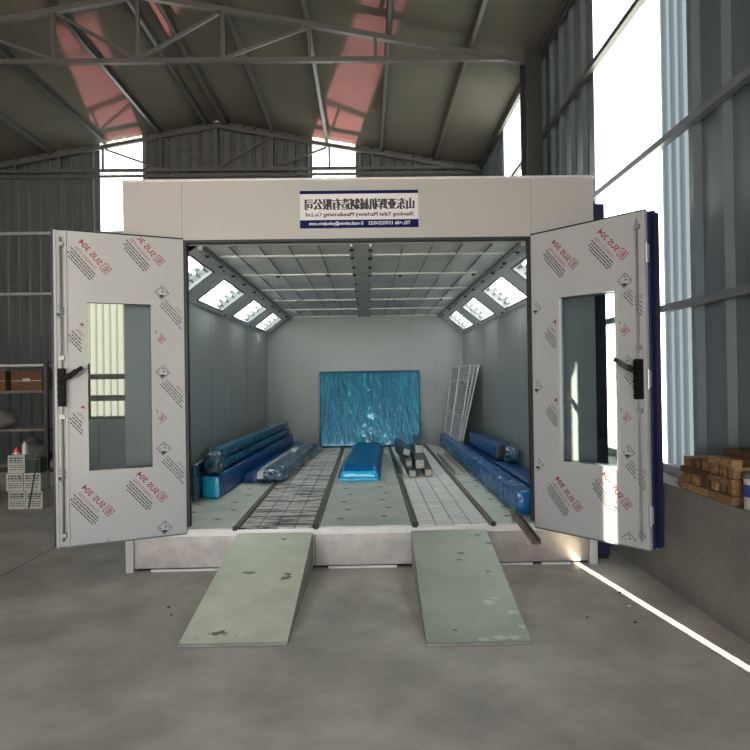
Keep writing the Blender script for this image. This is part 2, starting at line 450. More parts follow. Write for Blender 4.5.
for sgn, x in ((-1, CX0), (1, CX1)):
    mb = MB(); mb.box((x, .1, CZ - .04), (x - sgn * .05, DI, CZ - .001), M['inner'])
    mb.box((x - sgn * .06, .1, CZ - .006), (x - sgn * .075, DI, CZ), M['seam'])
    mb.obj('edge_track', B)
    for y in (.35, .9, 1.5, 2.1, 2.8, 3.5, 4.4, 5.2, 6.1): bolt(x - sgn * .025, y, CZ - .04)

# sloped lamp bands
def chamfer(side):
    if side < 0: pa, pb = Vector((I0, 0, 2.655)), Vector((CX0, 0, CZ))     # wall edge, ceiling edge
    else: pa, pb = Vector((I1, 0, 2.635)), Vector((CX1, 0, CZ))
    d = (pb - pa); L = d.length; d.normalize()
    nrm = Vector((-side * abs(d.z), 0, -abs(d.x)))          # into the room
    def P(y, t, h=0): v = pa + d * t + nrm * h; return Vector((v.x, y, v.z))
    spans = [(.14, 1.04), (1.54, 2.72), (3.4, 4.52), (5.18, 6.28)]
    t0, t1 = .07, L - .125
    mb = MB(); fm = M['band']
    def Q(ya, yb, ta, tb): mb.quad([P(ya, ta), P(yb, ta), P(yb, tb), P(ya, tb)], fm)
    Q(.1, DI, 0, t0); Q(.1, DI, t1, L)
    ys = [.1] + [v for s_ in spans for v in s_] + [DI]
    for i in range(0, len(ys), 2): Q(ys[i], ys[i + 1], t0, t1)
    mb.obj('sloped_lamp_band', B)
    for ya, yb in spans:
        m2 = MB(); w = M['lampwhite']; dp = -.1
        m2.quad([P(ya, t0, dp), P(yb, t0, dp), P(yb, t1, dp), P(ya, t1, dp)], w)
        for a, b_, c_, d_ in ((P(ya, t0), P(yb, t0), P(yb, t0, dp), P(ya, t0, dp)), (P(ya, t1), P(yb, t1), P(yb, t1, dp), P(ya, t1, dp)),
                              (P(ya, t0), P(ya, t1), P(ya, t1, dp), P(ya, t0, dp)), (P(yb, t0), P(yb, t1), P(yb, t1, dp), P(yb, t0, dp))):
            m2.quad([a, b_, c_, d_], w)
        lb = m2.obj('lamp_box', B)
        f = MB(); e = .018
        for (ya_, yb_, ta_, tb_) in ((ya - e, yb + e, t0 - e, t0), (ya - e, yb + e, t1, t1 + e), (ya - e, ya, t0, t1), (yb, yb + e, t0, t1)):
            a = [P(ya_, ta_, .001), P(yb_, ta_, .001), P(yb_, tb_, .001), P(ya_, tb_, .001)]
            b2 = [P(ya_, ta_, .012), P(yb_, ta_, .012), P(yb_, tb_, .012), P(ya_, tb_, .012)]
            f.add(a + b2, [(0, 1, 2, 3), (4, 5, 6, 7), (0, 1, 5, 4), (1, 2, 6, 5), (2, 3, 7, 6), (3, 0, 4, 7)], M['seam'])
        f.obj('lamp_frame', lb)
        for k in range(4):
            t = t0 + (t1 - t0) * (k + .5) / 4
            MB().cyl(P(ya + .06, t, -.05), P(yb - .2, t, -.05), .016, M['tube'], 8).obj('tube', lb, smooth=True)
        for k in range(4):
            t = t0 + (t1 - t0) * (k + .5) / 4
            for q0, q1 in ((ya + .005, ya + .06), (yb - .2, yb - .005)):
                so = MB()
                so.bar(P(q0, t, -.055), P(q1, t, -.055), .02, .045, M['sock'], up=nrm)
                so.obj('tube_socket', lb)
    for y in (1.23, 3.0, 4.84):
        for t in (.03, L - .03):
            p = P(y, t, 0); bolt(p.x, p.y, p.z, nrm, .014)
chamfer(-1); chamfer(1)

# floor of the booth
mb = MB(); mb.box((I0, .1, .1), (I1, DI, .3), M['dark']); mb.obj('floor_pit', B)
rails = [-1.23, -.49, .42, 1.145]
def plate(xa, xb, nm):
    mb = MB(); mb.box((xa, .0, FZ - .03), (xb, DI, FZ), M['check'])
    n = max(1, round((xb - xa) / .42))
    for j in range(n):
        for k in range(16):
            x = xa + (xb - xa) * (j + .5) / n + (.03 if k % 2 else -.03); y = .3 + k * .4 + (j % 2) * .07
            mb.quad([(x - .045, y, FZ + .0015), (x, y - .028, FZ + .0015), (x + .045, y, FZ + .0015), (x, y + .028, FZ + .0015)], M['checkdot'])
    for y in (2.2, 4.4): mb.box((xa, y - .004, FZ), (xb, y + .004, FZ + .001), M['seam'])
    mb.obj(nm, B)
plate(I0, rails[0] - .03, 'floor_plate'); plate(rails[1] + .03, rails[2] - .03, 'floor_plate'); plate(rails[3] + .03, I1, 'floor_plate')
def grating(xa, xb, m, cross, n=4):
    L0 = .02
    while L0 < DI - .05:
        L1 = min(L0 + .98, DI)
        mb = MB()
        for j in range(n):
            a = xa + (xb - xa) * j / n + .0045; b = xa + (xb - xa) * (j + 1) / n - .0045
            y = L0 + .001
            while y < L1 - .01:
                e = min(y + cross - .002, L1 - .002)
                mb.box((a, y, FZ - .03), (b, e, FZ - .002), m); y += cross
        mb.obj('floor_grating', B)
        L0 = L1
grating(rails[0] + .035, rails[1] - .035, M['grateD'], .2449)
grating(rails[2] + .035, rails[3] - .035, M['grateW'], .485)
for x in rails:
    mb = MB()
    for s in (-1, 1): mb.box((x + s * .018, -.012, FZ - .02), (x + s * .009, DI, FZ + .018), M['rail'])
    mb.box((x - .009, .0, FZ - .03), (x + .009, DI, FZ - .004), M['seam'])
    mb.box((x - .021, -.016, FZ - .02), (x + .021, -.006, FZ + .02), M['black'])
    mb.obj('wheel_rail', B)
MB().box((X0 + .03, -.014, .315), (X1 - .02, .0, .37), M['sill']).obj('front_sill', B)
mb = MB(); mb.box((X0 + .07, -.01, .03), (X1 - .1, .06, .315), M['galv'])
for x in (-.5, .9): mb.box((x - .004, -.012, .03), (x + .004, -.01, .315), M['seam'])
mb.obj('front_base', B)
for xa, xb in ((-2.0, -1.3), (-.38, .25), (1.12, 1.5), (1.58, 1.85)):
    MB().box((xa, -.02, 0), (xb, .03, .022), M['sill']).obj('floor_shim', B)
for x in (X0 + .035, X1 - .06): MB().box((x - .035, -.035, .0), (x + .035, .02, .345), M['frame']).obj('corner_post', B)
MB().box((X0 + .08, .02, 0.0), (X1 - .1, 6.9, .03), M['dark']).obj('base_frame', B)

# sign
sg = MB(); sx0, sx1 = -.595, .495
sg.box((sx0, -.012, 3.125), (sx1, 0, 3.47), M['signwhite'])
SG = sg.obj('sign_board', B)
MB().box((sx0, -.014, 3.44), (sx1, -.012, 3.47), M['signblue']).obj('blue_band', SG)
MB().box((sx0, -.014, 3.125), (sx1, -.012, 3.2), M['signblue']).obj('blue_band', SG)
def sign_text(s, xr, wdt, z, h, m, bold, y):
    V, F = text_geo(s, 1, 0, width=wdt, height=h)
    T = Matrix(((-1, 0, 0, xr), (0, 0, -1, y), (0, 1, 0, z), (0, 0, 0, 1)))      # mirror-written as in the photo
    mb = MB()
    for k in range(3):     # three overlapping strikes make the heavy face
        mb.add([v + Vector(((k - 1) * bold, 0, k * .0003)) for v in V], F, m, T)
    return mb.obj('lettering', SG)
sign_text('山东亚辉机械制造有限公司', .455, 1.0, 3.292, .105, M['signink'], .006, -.0135)
sign_text('Shandong Yahui Machinery Manufacturing Co.,Ltd', .45, .99, 3.222, .048, M['signink'], .002, -.0135)
sign_text('TEL:+86 15702254522    E-mail:admin@yahuijixie.com', .42, .93, 3.143, .042, M['signlett'], .0006, -.0155)

# ------------------------------------------------------------------ doors
LZ0, LZ1 = .35, 3.035
GW = (.285, .80, .975, 2.43)      # glass u0,u1,z0,z1
def unit_A(side):
    out = []
    V, F = text_geo('SUS 304', .075, .0012, width=.25, height=.05); out.append(([Vector((v.x + .055, v.y - .028, 0)) for v in V], F, 'red'))
    V, F = text_geo('STAINLESS STEEL', .033, .0); out.append(([Vector((v.x + .045, v.y - .078, 0)) for v in V], F, 'red'))
    def rect(a, b, c, d, k): out.append(([Vector((a, b, 0)), Vector((c, b, 0)), Vector((c, d, 0)), Vector((a, d, 0))], [(0, 1, 2, 3)], k))
    e, w = .037, .006
    for r in ((-e, -e, e, -e + w), (-e, e - w, e, e), (-e, -e, -e + w, e), (e - w, -e, e, e)): rect(*r, 'red')
    rect(-.018, -.02, -.010, .02, 'red')
    for yy in (-.02, -.003, .013): rect(-.018, yy, .018, yy + .007, 'red')
    for i, (s_, e_) in enumerate(((.01, .30), (.0, .28), (-.01, .29), (.0, .26))):
        yb = -.105 - i * .021
        x = s_
        rnd = random.Random(i)
        while x < e_:
            l = rnd.uniform(.02, .055); rect(x, yb, min(x + l, e_), yb + .0085, 'ink'); x += l + .005
    return out
def unit_B(side):
    out = []
    def poly(p, k): out.append(([Vector((x, y, 0)) for x, y in p], [tuple(range(len(p)))], k))
    def rect(a, b, c, d, k): poly([(a, b), (c, b), (c, d), (a, d)], k)
    e, w = .045, .005
    for r in ((-e, -e, e, -e + w), (-e, e - w, e, e), (-e, -e, -e + w, e), (e - w, -e, e, e)): rect(*r, 'ink')
    poly([(-.036, -.036), (.0, -.036), (-.012, -.016), (-.036, .004)], 'ink')
    poly([(.014, .03), (.03, .03), (.03, .014)], 'ink'); poly([(-.01, .012), (.004, .026), (.008, .004)], 'ink')
    rect(.01, -.03, .026, -.024, 'ink'); rect(-.03, .026, -.016, .031, 'ink')
    V, F = text_geo('STAINLESS STEEL', .031, .0); out.append(([Vector((v.x - .40, v.y - .0, 0)) for v in V], F, 'red'))
    for i in range(4):
        yb = -.025 - i * .021; x = -.40; rnd = random.Random(9 + i)
        while x < -.07:
            l = rnd.uniform(.02, .055); rect(x, yb, min(x + l, -.07), yb + .007, 'ink'); x += l + .005
    return out
UA, UB = unit_A(1), unit_B(1)
UC = [q for q in UB if min(v.x for v in q[0]) > -.05]

def leaf(side, hinge, direc, first, label):
    """one door leaf. u runs from the hinge to the free edge, n points at the viewer."""
    d = Vector((direc[0], direc[1], 0)).normalized()
    n = Vector((d.y, -d.x, 0)) * (-side if False else 1)
    if n.y > 0: n = -n
    h = Vector(hinge)
    T = Matrix(((d.x, n.x, 0, h.x), (d.y, n.y, 0, h.y), (0, 0, 1, 0), (0, 0, 0, 1)))
    W = 1.055; th = .045
    u0, u1, g0, g1 = GW
    if not first: u0 = .17
    mb = MB(); F_ = M['film'] if first else M['blue']
    for a, b in (((0, -th, LZ0), (u0, 0, LZ1)), ((u1, -th, LZ0), (W, 0, LZ1)), ((u0, -th, LZ0), (u1, 0, g0)), ((u0, -th, g1), (u1, 0, LZ1))):
        mb.box(a, b, F_, T)
    L = mb.obj('door_leaf', B)
    if label: L['label'] = label
    # blue outer skin, slightly wider than the core
    mb = MB(); k = M['blue'] if first else M['navy']
    for a, b in (((0, -th - .012, LZ0), (u0, -th, LZ1)), ((u1, -th - .012, LZ0), (W + .02, -th, LZ1)), ((u0, -th - .012, LZ0), (u1, -th, g0)), ((u0, -th - .012, g1), (u1, -th, LZ1))):
        mb.box(a, b, k, T)
    mb.obj('outer_skin', L)
    mb = MB(); e = .025
    for y0, y1 in ((0, .008), (-th - .02, -th - .012)):
        for a, b in (((u0 - e, y0, g0 - e), (u0, y1, g1 + e)), ((u1, y0, g0 - e), (u1 + e, y1, g1 + e)), ((u0, y0, g0 - e), (u1, y1, g0)), ((u0, y0, g1), (u1, y1, g1 + e))):
            mb.box(a, b, M['frame'] if y0 == 0 else M['black'], T)
    mb.obj('window_frame', L)
    MB().box((u0, -th / 2 - .003, g0), (u1, -th / 2 + .003, g1), M['glass' if first else 'glass2'], T).obj('window_pane', L)
    # dark rubber edge
    mb = MB()
    for a, b in (((-.004, -th, LZ0), (0, .004, LZ1)), ((0, -th, LZ1), (W, .003, LZ1 + .012)), ((0, -th, LZ0 - .012), (W, .002, LZ0))): mb.box(a, b, M['black'] if (a[0] < 0 or a[2] > 2) else M['seam'], T)
    mb.obj('edge_seal', L)
    if not first: return L
    # print of the protective film
    P = MB(); ang = math.radians(50)
    sx = 1 if side < 0 else -1                     # +text x in u
    ex = (sx * math.cos(ang), math.sin(ang)); ey = (-sx * math.sin(ang), math.cos(ang))
    items = []
    if side < 0:
        for zc in (2.83, 2.12, 1.41, .70): items.append((UA, .21, zc))
        for zc in (2.73, 2.02, 1.31, .62): items.append((UA, .65, zc))
        for zc in (2.54, 1.82, 1.13, .42): items.append((UB, .19, zc))
        for zc in (3.05, 2.35, 1.65, .96): items.append((UC, 1.02, zc))
        for zc in (.33,): items.append((UC, .66, zc))
    else:
        for zc in (2.71, 2.0, 1.3, .60): items.append((UA, .43, zc))
        for zc in (2.72, 2.10, 1.39, .69): items.append((UA, .87, zc))
        for zc in (2.50, 1.84, 1.11, .40): items.append((UB, .885, zc))
        for zc in (2.36, 1.64, .93): items.append((UC, .04, zc))
    for U, uc, zc in items:
        for V, F, k in U:
            V2 = [(uc + v.x * ex[0] + v.y * ey[0], .001, zc + v.x * ex[1] + v.y * ey[1]) for v in V]
            FF = []
            for f in F:
                ok = True
                for i in f:
                    u, _, z = V2[i]
                    if u < .008 or u > W - .004 or z < LZ0 + .006 or z > LZ1 - .006 or (u0 - e - .003 < u < u1 + e + .003 and g0 - e - .003 < z < g1 + e + .003): ok = False; break
                if ok: FF.append(f)
            if FF: P.add(V2, FF, M['red'] if k == 'red' else M['ink'], T)
    P.obj('film_print', L)
    # raised edge strip and bolt rod
    mb = MB(); mb.box((.955, 0, LZ0), (.968, .012, LZ1), M['frame'], T).box((1.035, 0, LZ0), (1.05, .012, LZ1), M['frame'], T); mb.obj('edge_strip', L)
    ur = 1.0
    def Tp(u, y, z): return T @ Vector((u, y, z))
    mb = MB(); mb.cyl(Tp(ur, .018, LZ0 + .05), Tp(ur, .018, LZ1 - .06), .0085, M['zinc'], 8); mb.obj('bolt_rod', L, smooth=True)
    for z in (LZ0 + .1, 1.45, 1.95, LZ1 - .12): MB().box((ur - .022, 0, z - .018), (ur + .022, .03, z + .018), M['zinc'], T).obj('rod_guide', L)
    mb = MB(); mb.box((ur - .028, .0, 1.54), (ur + .028, .065, 1.86), M['blackp'], T)
    for z in (1.56, 1.62, 1.68, 1.74, 1.8): mb.box((ur - .031, .01, z), (ur + .031, .068, z + .02), M['blackp'], T)
    mb.obj('lock_case', L, bevel=.006)
    lv = MB()
    pts = [Tp(ur - .02, .075, 1.775), Tp(ur - .07, .095, 1.80), Tp(ur - .12, .10, 1.84), Tp(ur - .165, .10, 1.865)]
    ws = (.05, .045, .036, .034)
    for i in range(3): lv.bar(pts[i], pts[i + 1], .022, ws[i], M['blackp'])
    lv.obj('lever', L, bevel=.006)
    for z in (.62, 1.7, 2.7):
        mb = MB(); mb.box((W - .002, -.05, z - .07), (W + .012, .004, z + .07), M['frame'], T); mb.cyl(Tp(W + .012, .004, z - .08), Tp(W + .012, .004, z + .08), .009, M['zinc'], 8)
        if side > 0: mb.obj('hinge', L)
    return L
leaf(-1, (-1.668, -.015, 0), (-.92, -.39), True, 'inner door leaf with white printed film, left of the opening')
leaf(1, (1.528, -.015, 0), (.65, -.76), True, 'inner door leaf with white printed film, right of the opening')
# outer navy leaf folded back behind the right leaf
dd = Vector((.65, -.76, 0)).normalized(); nb = Vector((.76, .65, 0)).normalized()
h2 = Vector((1.528, -.015, 0)) + nb * .085 + dd * .025
leaf(1, (h2.x, h2.y, 0), (.66, -.75), False, 'navy blue outer door leaf folded behind the white one')

# ------------------------------------------------------------------ ramps
def ramp(xa0, xa1, xb0, xb1, yb, label, RM, spots=(), SM=None):
    """top edge xa0..xa1 at the booth, foot xb0..xb1 at yb"""
    R = thing('loading_ramp', label, 'ramp', ((xb0 + xb1) / 2, (yb) / 2, 0))
    zt, yt = .335, -.03
    A, A2, B1, B2 = Vector((xa0, yt, zt)), Vector((xa1, yt, zt)), Vector((xb0, yb, .012)), Vector((xb1, yb, .012))
    mb = MB(); dz = Vector((0, 0, -.008))
    mb.add([B1, B2, A2, A, B1 + dz, B2 + dz, A2 + dz, A + dz], [(0, 1, 2, 3), (4, 5, 6, 7), (0, 1, 5, 4), (1, 2, 6, 5), (2, 3, 7, 6), (3, 0, 4, 7)], RM)
    # raised diamond tread
    nx, ny = 15, 34
    N = (A2 - A).cross(B1 - A).normalized()
    if N.z < 0: N = -N
    for j in range(ny):
        for i in range(nx):
            s, t = (i + .5 + (.0 if j % 2 else .0)) / nx, (j + .5) / ny
            p = (A.lerp(A2, s)).lerp(B1.lerp(B2, s), t)
            a = Vector((1, 0, 0)); b = (B1 - A).normalized()
            q = (a + b).normalized() if (i + j) % 2 else (a - b).normalized()
            w = q.cross(N)
            l, ww = .016, .005
            mb.add([p - q * l, p + w * ww, p + q * l, p - w * ww, p + N * .002], [(0, 1, 4), (1, 2, 4), (2, 3, 4), (3, 0, 4)], RM)
    mb.obj('tread_plate', R)
    for P0, P1 in ((A, B1), (A2, B2)):
        s = 1 if P0 is A else -1
        o = Vector((s * .02, 0, 0)); m2 = MB()
        v = [P0 + dz, P1 + dz, Vector((P1.x, P1.y, 0)), Vector((P0.x, P0.y, 0.0))]
        v2 = [q + o for q in v]
        m2.add(v + v2, [(0, 1, 2, 3), (4, 5, 6, 7), (0, 1, 5, 4), (1, 2, 6, 5), (2, 3, 7, 6), (3, 0, 4, 7)], M['rampedge'])
        m2.obj('side_plate', R)
    m2 = MB(); m2.bar(B1 + Vector((0, -.004, -.003)), B2 + Vector((0, -.004, -.003)), .012, .014, M['rampedge']); m2.obj('foot_edge', R)
    # stains with an outline of their own
    rs = random.Random(5)
    for s, t, r0 in spots:
        c = (A.lerp(A2, s)).lerp(B1.lerp(B2, s), t) + N * .0034; b = (B1 - A).normalized()
        pts = []
        for i in range(13):
            r = r0 * rs.uniform(.5, 1.2); a_ = 2 * PI * i / 13
            pts.append(c + Vector((1, 0, 0)) * r * 1.7 * math.cos(a_) + b * r * math.sin(a_))
        pts = [p for p in pts]
        MB().add([c] + pts, [(0, 1 + i, 1 + (i + 1) % 13) for i in range(13)], SM).obj('paint_chip' if SM is M['chip'] else 'rust_spot', R)
    rnd = random.Random(int(xa0 * 100))
    for k in range(6):
        s, t = rnd.choice([(.88, .1), (.8, .14), (.93, .2), (.55, .3), (.85, .47), (.2, .62), (.3, .9), (.7, .07), (.4, .4)]), 0
        s, t = s[0] + rnd.uniform(-.05, .05), s[1] + rnd.uniform(-.04, .04)
        c = (A.lerp(A2, s)).lerp(B1.lerp(B2, s), t) + N * .0032
        b = (B1 - A).normalized(); r0 = rnd.uniform(.012, .035); pts = []
        for i in range(11):
            r = r0 * rnd.uniform(.3, 1.3); a_ = 2 * PI * i / 11
            pts.append(c + Vector((1, 0, 0)) * r * 1.6 * math.cos(a_) + b * r * math.sin(a_))
        MB().add([c] + pts, [(0, 1 + i, 1 + (i + 1) % 11) for i in range(11)], M['stain']).obj('oil_stain', R)
M['chip'] = mat('pale_chipped_paint', (214, 216, 208), .6)
M['yellow'] = mat('yellowish_rust_stain', (196, 190, 140), .6)
ramp(-1.205, -.52, -1.265, -.55, -1.58, label='pale green checker-plate loading ramp on the left, its foot nearer the left door', RM=M['ramp'], spots=((.25, .93, .012), (.33, .96, .01), (.4, .94, .012), (.5, .95, .01), (.15, .97, .01)), SM=M['yellow'])
ramp(.385, 1.07, .36, 1.045, -1.64, label='pale green-grey loading ramp on the right, chipped white near its foot', RM=M['ramp2'], spots=((.72, .72, .03), (.8, .69, .02), (.93, .8, .025), (.7, .97, .03), (.85, .97, .03), (.55, .98, .02), (.96, .9, .02)), SM=M['chip'])

# ------------------------------------------------------------------ wrapped goods
def wrapmesh(L, W, H, m, seed=0, amp=.012, rx=.03, seg=.05, endm=None, pinch=0., freq=9., taper=0., soft=False):
    """film-wrapped bundle: rounded subdivided box with crumpled surface, length along +y, base at z=0"""
    bm = bmesh.new()
    nx, ny, nz = max(2, int(W / seg)), max(4, int(L / seg)), max(2, int(H / seg))
    bmesh.ops.create_cube(bm, size=1)
    bmesh.ops.delete(bm, geom=bm.verts[:], context='VERTS')
    def face_grid(fn, a, b):
        g = [[bm.verts.new(fn(i / a, j / b)) for j in range(b + 1)] for i in range(a + 1)]
        for i in range(a):
            for j in range(b): bm.faces.new((g[i][j], g[i + 1][j], g[i + 1][j + 1], g[i][j + 1]))
    for z in (0, 1): face_grid(lambda s, t: (s - .5, t, z), nx, ny)
    for x in (-.5, .5): face_grid(lambda s, t: (x, t, s), nz, ny)
    for y in (0, 1): face_grid(lambda s, t: (s - .5, y, t), nx, nz)
    bmesh.ops.remove_doubles(bm, verts=bm.verts, dist=1e-4)
    bmesh.ops.recalc_face_normals(bm, faces=bm.faces)
    for v in bm.verts:
        p = Vector((v.co.x * W, v.co.y * L, v.co.z * H))
        c = Vector((max(-W / 2 + rx, min(W / 2 - rx, p.x)), max(rx, min(L - rx, p.y)), max(rx, min(H - rx, p.z))))
        dd = p - c
        if dd.length > 1e-5: p = c + dd.normalized() * min(rx, dd.length)
        if pinch:
            e = min(p.y, L - p.y)
            if e < pinch: k = .55 + .45 * (e / pinch) ** .5; p.z = p.z * k; p.x *= (.94 + .06 * e / pinch)
        p.x *= 1 - taper * p.z / H
        q = Vector((p.x * freq, p.y * freq * .45, p.z * freq)) + Vector((seed * 7.3, seed * 1.7, 0))
        nz_ = noise.noise(q) + .6 * noise.noise(q * 2.7) + (0 if soft else .5 * noise.noise(q * 6.1))
        bump_dir = (p - Vector((0, p.y, H / 2))); bump_dir.normalize() if bump_dir.length > 0 else None
        p += bump_dir * nz_ * amp
        if p.z < 0.0: p.z = 0.0
        v.co = p
    if not soft: bmesh.ops.triangulate(bm, faces=bm.faces[:])
    me = bpy.data.meshes.new('wrap')
    for f in bm.faces:
        f.smooth = soft
        if endm and f.calc_center_median().y < .03: f.material_index = 1
    bm.to_mesh(me); bm.free(); me.materials.append(m)
    if endm: me.materials.append(endm)
    return me
def wrapped(name, label, cat, loc, rotz, me, group=None, rx=0., ry=0., parts=()):
    o = bpy.data.objects.new(name, me); COL.objects.link(o)
    o.location = loc; o.rotation_euler = (rx, ry, rotz)
    return tag(o, label, cat, group)
def addpart(par, name, mb):
    """mb in the parent's local space"""
    me = bpy.data.meshes.new(name); me.from_pydata([tuple(v) for v in mb.v], [], mb.f)
    for m in mb.mats: me.materials.append(m)
    for p, k in zip(me.polygons, mb.m): p.material_index = k
    o = bpy.data.objects.new(name, me); COL.objects.link(o); o.parent = par
    return o

# big panel leaning on the rear wall
me = wrapmesh(1.5, 2.0, .1, M['wrap_teal'], 3, .012, .02, .025, freq=13, soft=True)
o = wrapped('flat_package', 'big upright flat package wrapped in shiny teal-blue film, leaning on the rear booth wall', 'package', (.05, 6.36, FZ + .002), 0, me, rx=math.radians(81))
mb = MB(); rnd = random.Random(4)
for x in (-.98, .98): mb.box((x - .02, .0, .0), (x + .02, 1.5, -.012), M['wrap_dark'])
mb.box((-1.0, 1.46, .0), (1.0, 1.5, -.012), M['wrap_dark']); 
# film folds: long thin ridges running up the panel face
def folds(par, n, W, L, z, m, seed, out):
    mb = MB(); rnd = random.Random(seed)
    for i in range(n):
        x = rnd.uniform(-W / 2 + .05, W / 2 - .05); y = rnd.uniform(.05, L * .75); l = rnd.uniform(.08, .5); w = rnd.uniform(.004, .012)
        tilt = rnd.uniform(-.05, .05)
        mb.add([(x - w, y, z), (x + w, y, z), (x + w + tilt, y + l, z), (x - w + tilt, y + l, z), (x, y + .01, z + out), (x + tilt, y + l - .01, z + out)],
               [(0, 4, 5, 3), (1, 2, 5, 4), (0, 1, 4), (2, 3, 5)], m)
    addpart(par, 'film_fold', mb)
# after the 81 degree turn local -... the visible face is local +z
addpart(o, 'edge_tape', MB().box((-1.0, 1.47, .095), (1.0, 1.505, .112), M['tealdark']))

me = wrapmesh(3.1, .62, .19, M['wrap'], 11, .014, .07, .04, endm=M['wrap_cyan'], pinch=.12, taper=.28, soft=True)
o = wrapped('wrapped_bundle', 'long blue film-wrapped bundle lying in the middle of the booth floor', 'bundle', (-.13, 2.42, FZ + .004), math.radians(-2.5), me)
addpart(o, 'end_lip', MB().box((-.25, -.05, .005), (.25, .02, .035), M['wrap_cyan']))

# left pile
rz = math.radians(-2.4)
def dirp(x, y, t): return (x - math.sin(rz) * t, y + math.cos(rz) * t)
wrapped('wrapped_beam', 'thick dark blue wrapped beam with bright cyan end, lowest of the pile at the left booth wall', 'beam', (-1.81, 1.36, FZ + .004), rz, wrapmesh(5.2, .2, .26, M['wrap_dark'], 1, .010, .03, .05, endm=M['wrap_cyan']))
def rail_wrapped(label, loc, seed, L):
    o = wrapped('wrapped_rail', label, 'rail', loc, rz, wrapmesh(L, .16, .11, M['wrap_rail'], seed, .010, .02, .05))
    mb = MB(); k = 0
    y = .5
    while y < L - .15:
        mb.add([(.083, y, .025), (.083, y + .15, .025), (.083, y + .17, .085), (.083, y + .03, .085), (.094, y + .09, .055)], [(0, 1, 4), (1, 2, 4), (2, 3, 4), (3, 0, 4)], M['wrap_grey']); y += .21
    addpart(o, 'rail_slot', mb)
    return o
x_, y_ = dirp(-1.84, 1.36, .1)
rail_wrapped('slotted rail in blue film, directly on the thick beam, under another rail', (x_, y_ + .3, FZ + .285), 5, 4.75)
rail_wrapped('slotted rail in blue film, topmost of the pile along the left booth wall', (x_ - .02, y_ + .34, FZ + .42), 6, 4.7)
o = wrapped('crumpled_film', 'crumpled ball of clear blue film on the near end of the left wall pile', 'plastic film', (-1.80, 1.38, FZ + .275), .02, wrapmesh(.34, .2, .24, M['wrap_grey'], 8, .04, .05, .03, freq=14))
o2 = wrapped('crumpled_film', 'dark torn blue film hanging beside the cyan beam end, at the left door edge', 'plastic film', (-1.955, 1.2, FZ + .004), 0, wrapmesh(.8, .07, .42, M['wrap_grey'], 9, .015, .04, .04, freq=12))
wrapped('flat_package', 'low flat dark blue package lying beside the tall left wall pile', 'package', (-1.553, 2.38, FZ + .004), math.radians(-3), wrapmesh(4.0, .19, .1, M['wrap_dark'], 12, .008, .02, .05))
o = wrapped('wrapped_bundle', 'low grey-blue wrapped bundle with a silver rail, on the left grating', 'bundle', (-1.265, 2.32, FZ + .02), math.radians(-3.2), wrapmesh(3.3, .32, .14, M['wrap_grey'], 14, .02, .05, .035, freq=12))
mb = MB(); mb.box((-.17, .1, .12), (-.12, 2.2, .165), M['track']); mb.box((-.18, -.03, .05), (-.11, .2, .14), M['signwhite']).box((-.13, 2.1, .12), (-.05, 2.35, .19), M['signwhite']); addpart(o, 'silver_rail', mb)

# right pile
o = wrapped('wrapped_beam', 'longest blue wrapped beam, crinkled shiny near end, along the right floor rail', 'beam', (1.53, .27, FZ + .004), 0, wrapmesh(6.2, .19, .235, M['wrap'], 21, .012, .03, .05))
wrapped('wrapped_beam', 'shorter blue wrapped beam between the longest beam and the right booth wall', 'beam', (1.79, .32, FZ + .004), 0, wrapmesh(2.05, .27, .24, M['wrap_dark'], 22, .008, .03, .05))
wrapped('wrapped_box', 'long dark blue wrapped box at the right booth wall with another box on top', 'box', (1.79, 2.48, FZ + .004), 0, wrapmesh(2.1, .25, .225, M['wrap_dark'], 23, .007, .025, .05, endm=M['wrap_grey']))
wrapped('wrapped_box', 'long dark blue wrapped box, topmost at the right booth wall', 'box', (1.80, 2.44, FZ + .24), 0, wrapmesh(2.05, .22, .2, M['wrap_dark'], 24, .007, .025, .05, endm=M['black']))
wrapped('crumpled_film', 'dark crumpled film in front of the stacked boxes at the right booth wall', 'plastic film', (1.85, 2.05, FZ + .255), 0, wrapmesh(.32, .14, .18, M['wrap_grey'], 25, .03, .05, .03, freq=14))

# white mesh frames leaning by the rear right corner
def mesh_frame(off, label):
    F = thing('mesh_frame', label, 'frame', (1.62 + off, 5.8, FZ), 'white mesh frames by the rear corner')
    b0, b1 = Vector((1.51 + off, 6.38, FZ + .262)), Vector((1.55 + off, 4.75, FZ + .262))
    t0, t1 = Vector((1.71 + off * 2, 6.5, 1.93)), Vector((1.77 + off * 2, 4.7, 1.93))
    nn = (b1 - b0).cross(t0 - b0).normalized(); W = M['white_steel']; ns = nn if nn.x > 0 else -nn
    mb = MB()
    for p, q in ((b0, t0), (b1, t1), (b0, b1), (t0, t1)): mb.bar(p, q, .035, .018, W, up=nn)
    mb.obj('outer_frame', F)
    MB().bar(b0.lerp(b1, .48), t0.lerp(t1, .48), .022, .035, W, up=nn).obj('centre_bar', F)
    mb = MB()
    for i in range(1, 12):
        if i == 6: continue
        mb.bar(b0.lerp(b1, i / 12), t0.lerp(t1, i / 12), .004, .008, W, up=nn)
    for j in range(1, 26): mb.bar(b0.lerp(t0, j / 26), b1.lerp(t1, j / 26), .004, .007, W, up=nn)
    mb.obj('mesh_grid', F)
    if off == 0: MB().add([b0 + ns * .008, b1 + ns * .008, t1 + ns * .008, t0 + ns * .008, b0 + ns * .011, b1 + ns * .011, t1 + ns * .011, t0 + ns * .011], [(0, 1, 2, 3), (4, 5, 6, 7), (0, 1, 5, 4), (1, 2, 6, 5), (2, 3, 7, 6), (3, 0, 4, 7)], M['mesh']).obj('perforated_sheet', F)
    for j in (.34, .8): MB().bar(b0.lerp(t0, j), b1.lerp(t1, j), .015, .02, W, up=nn).obj('cross_rail', F)
    return F
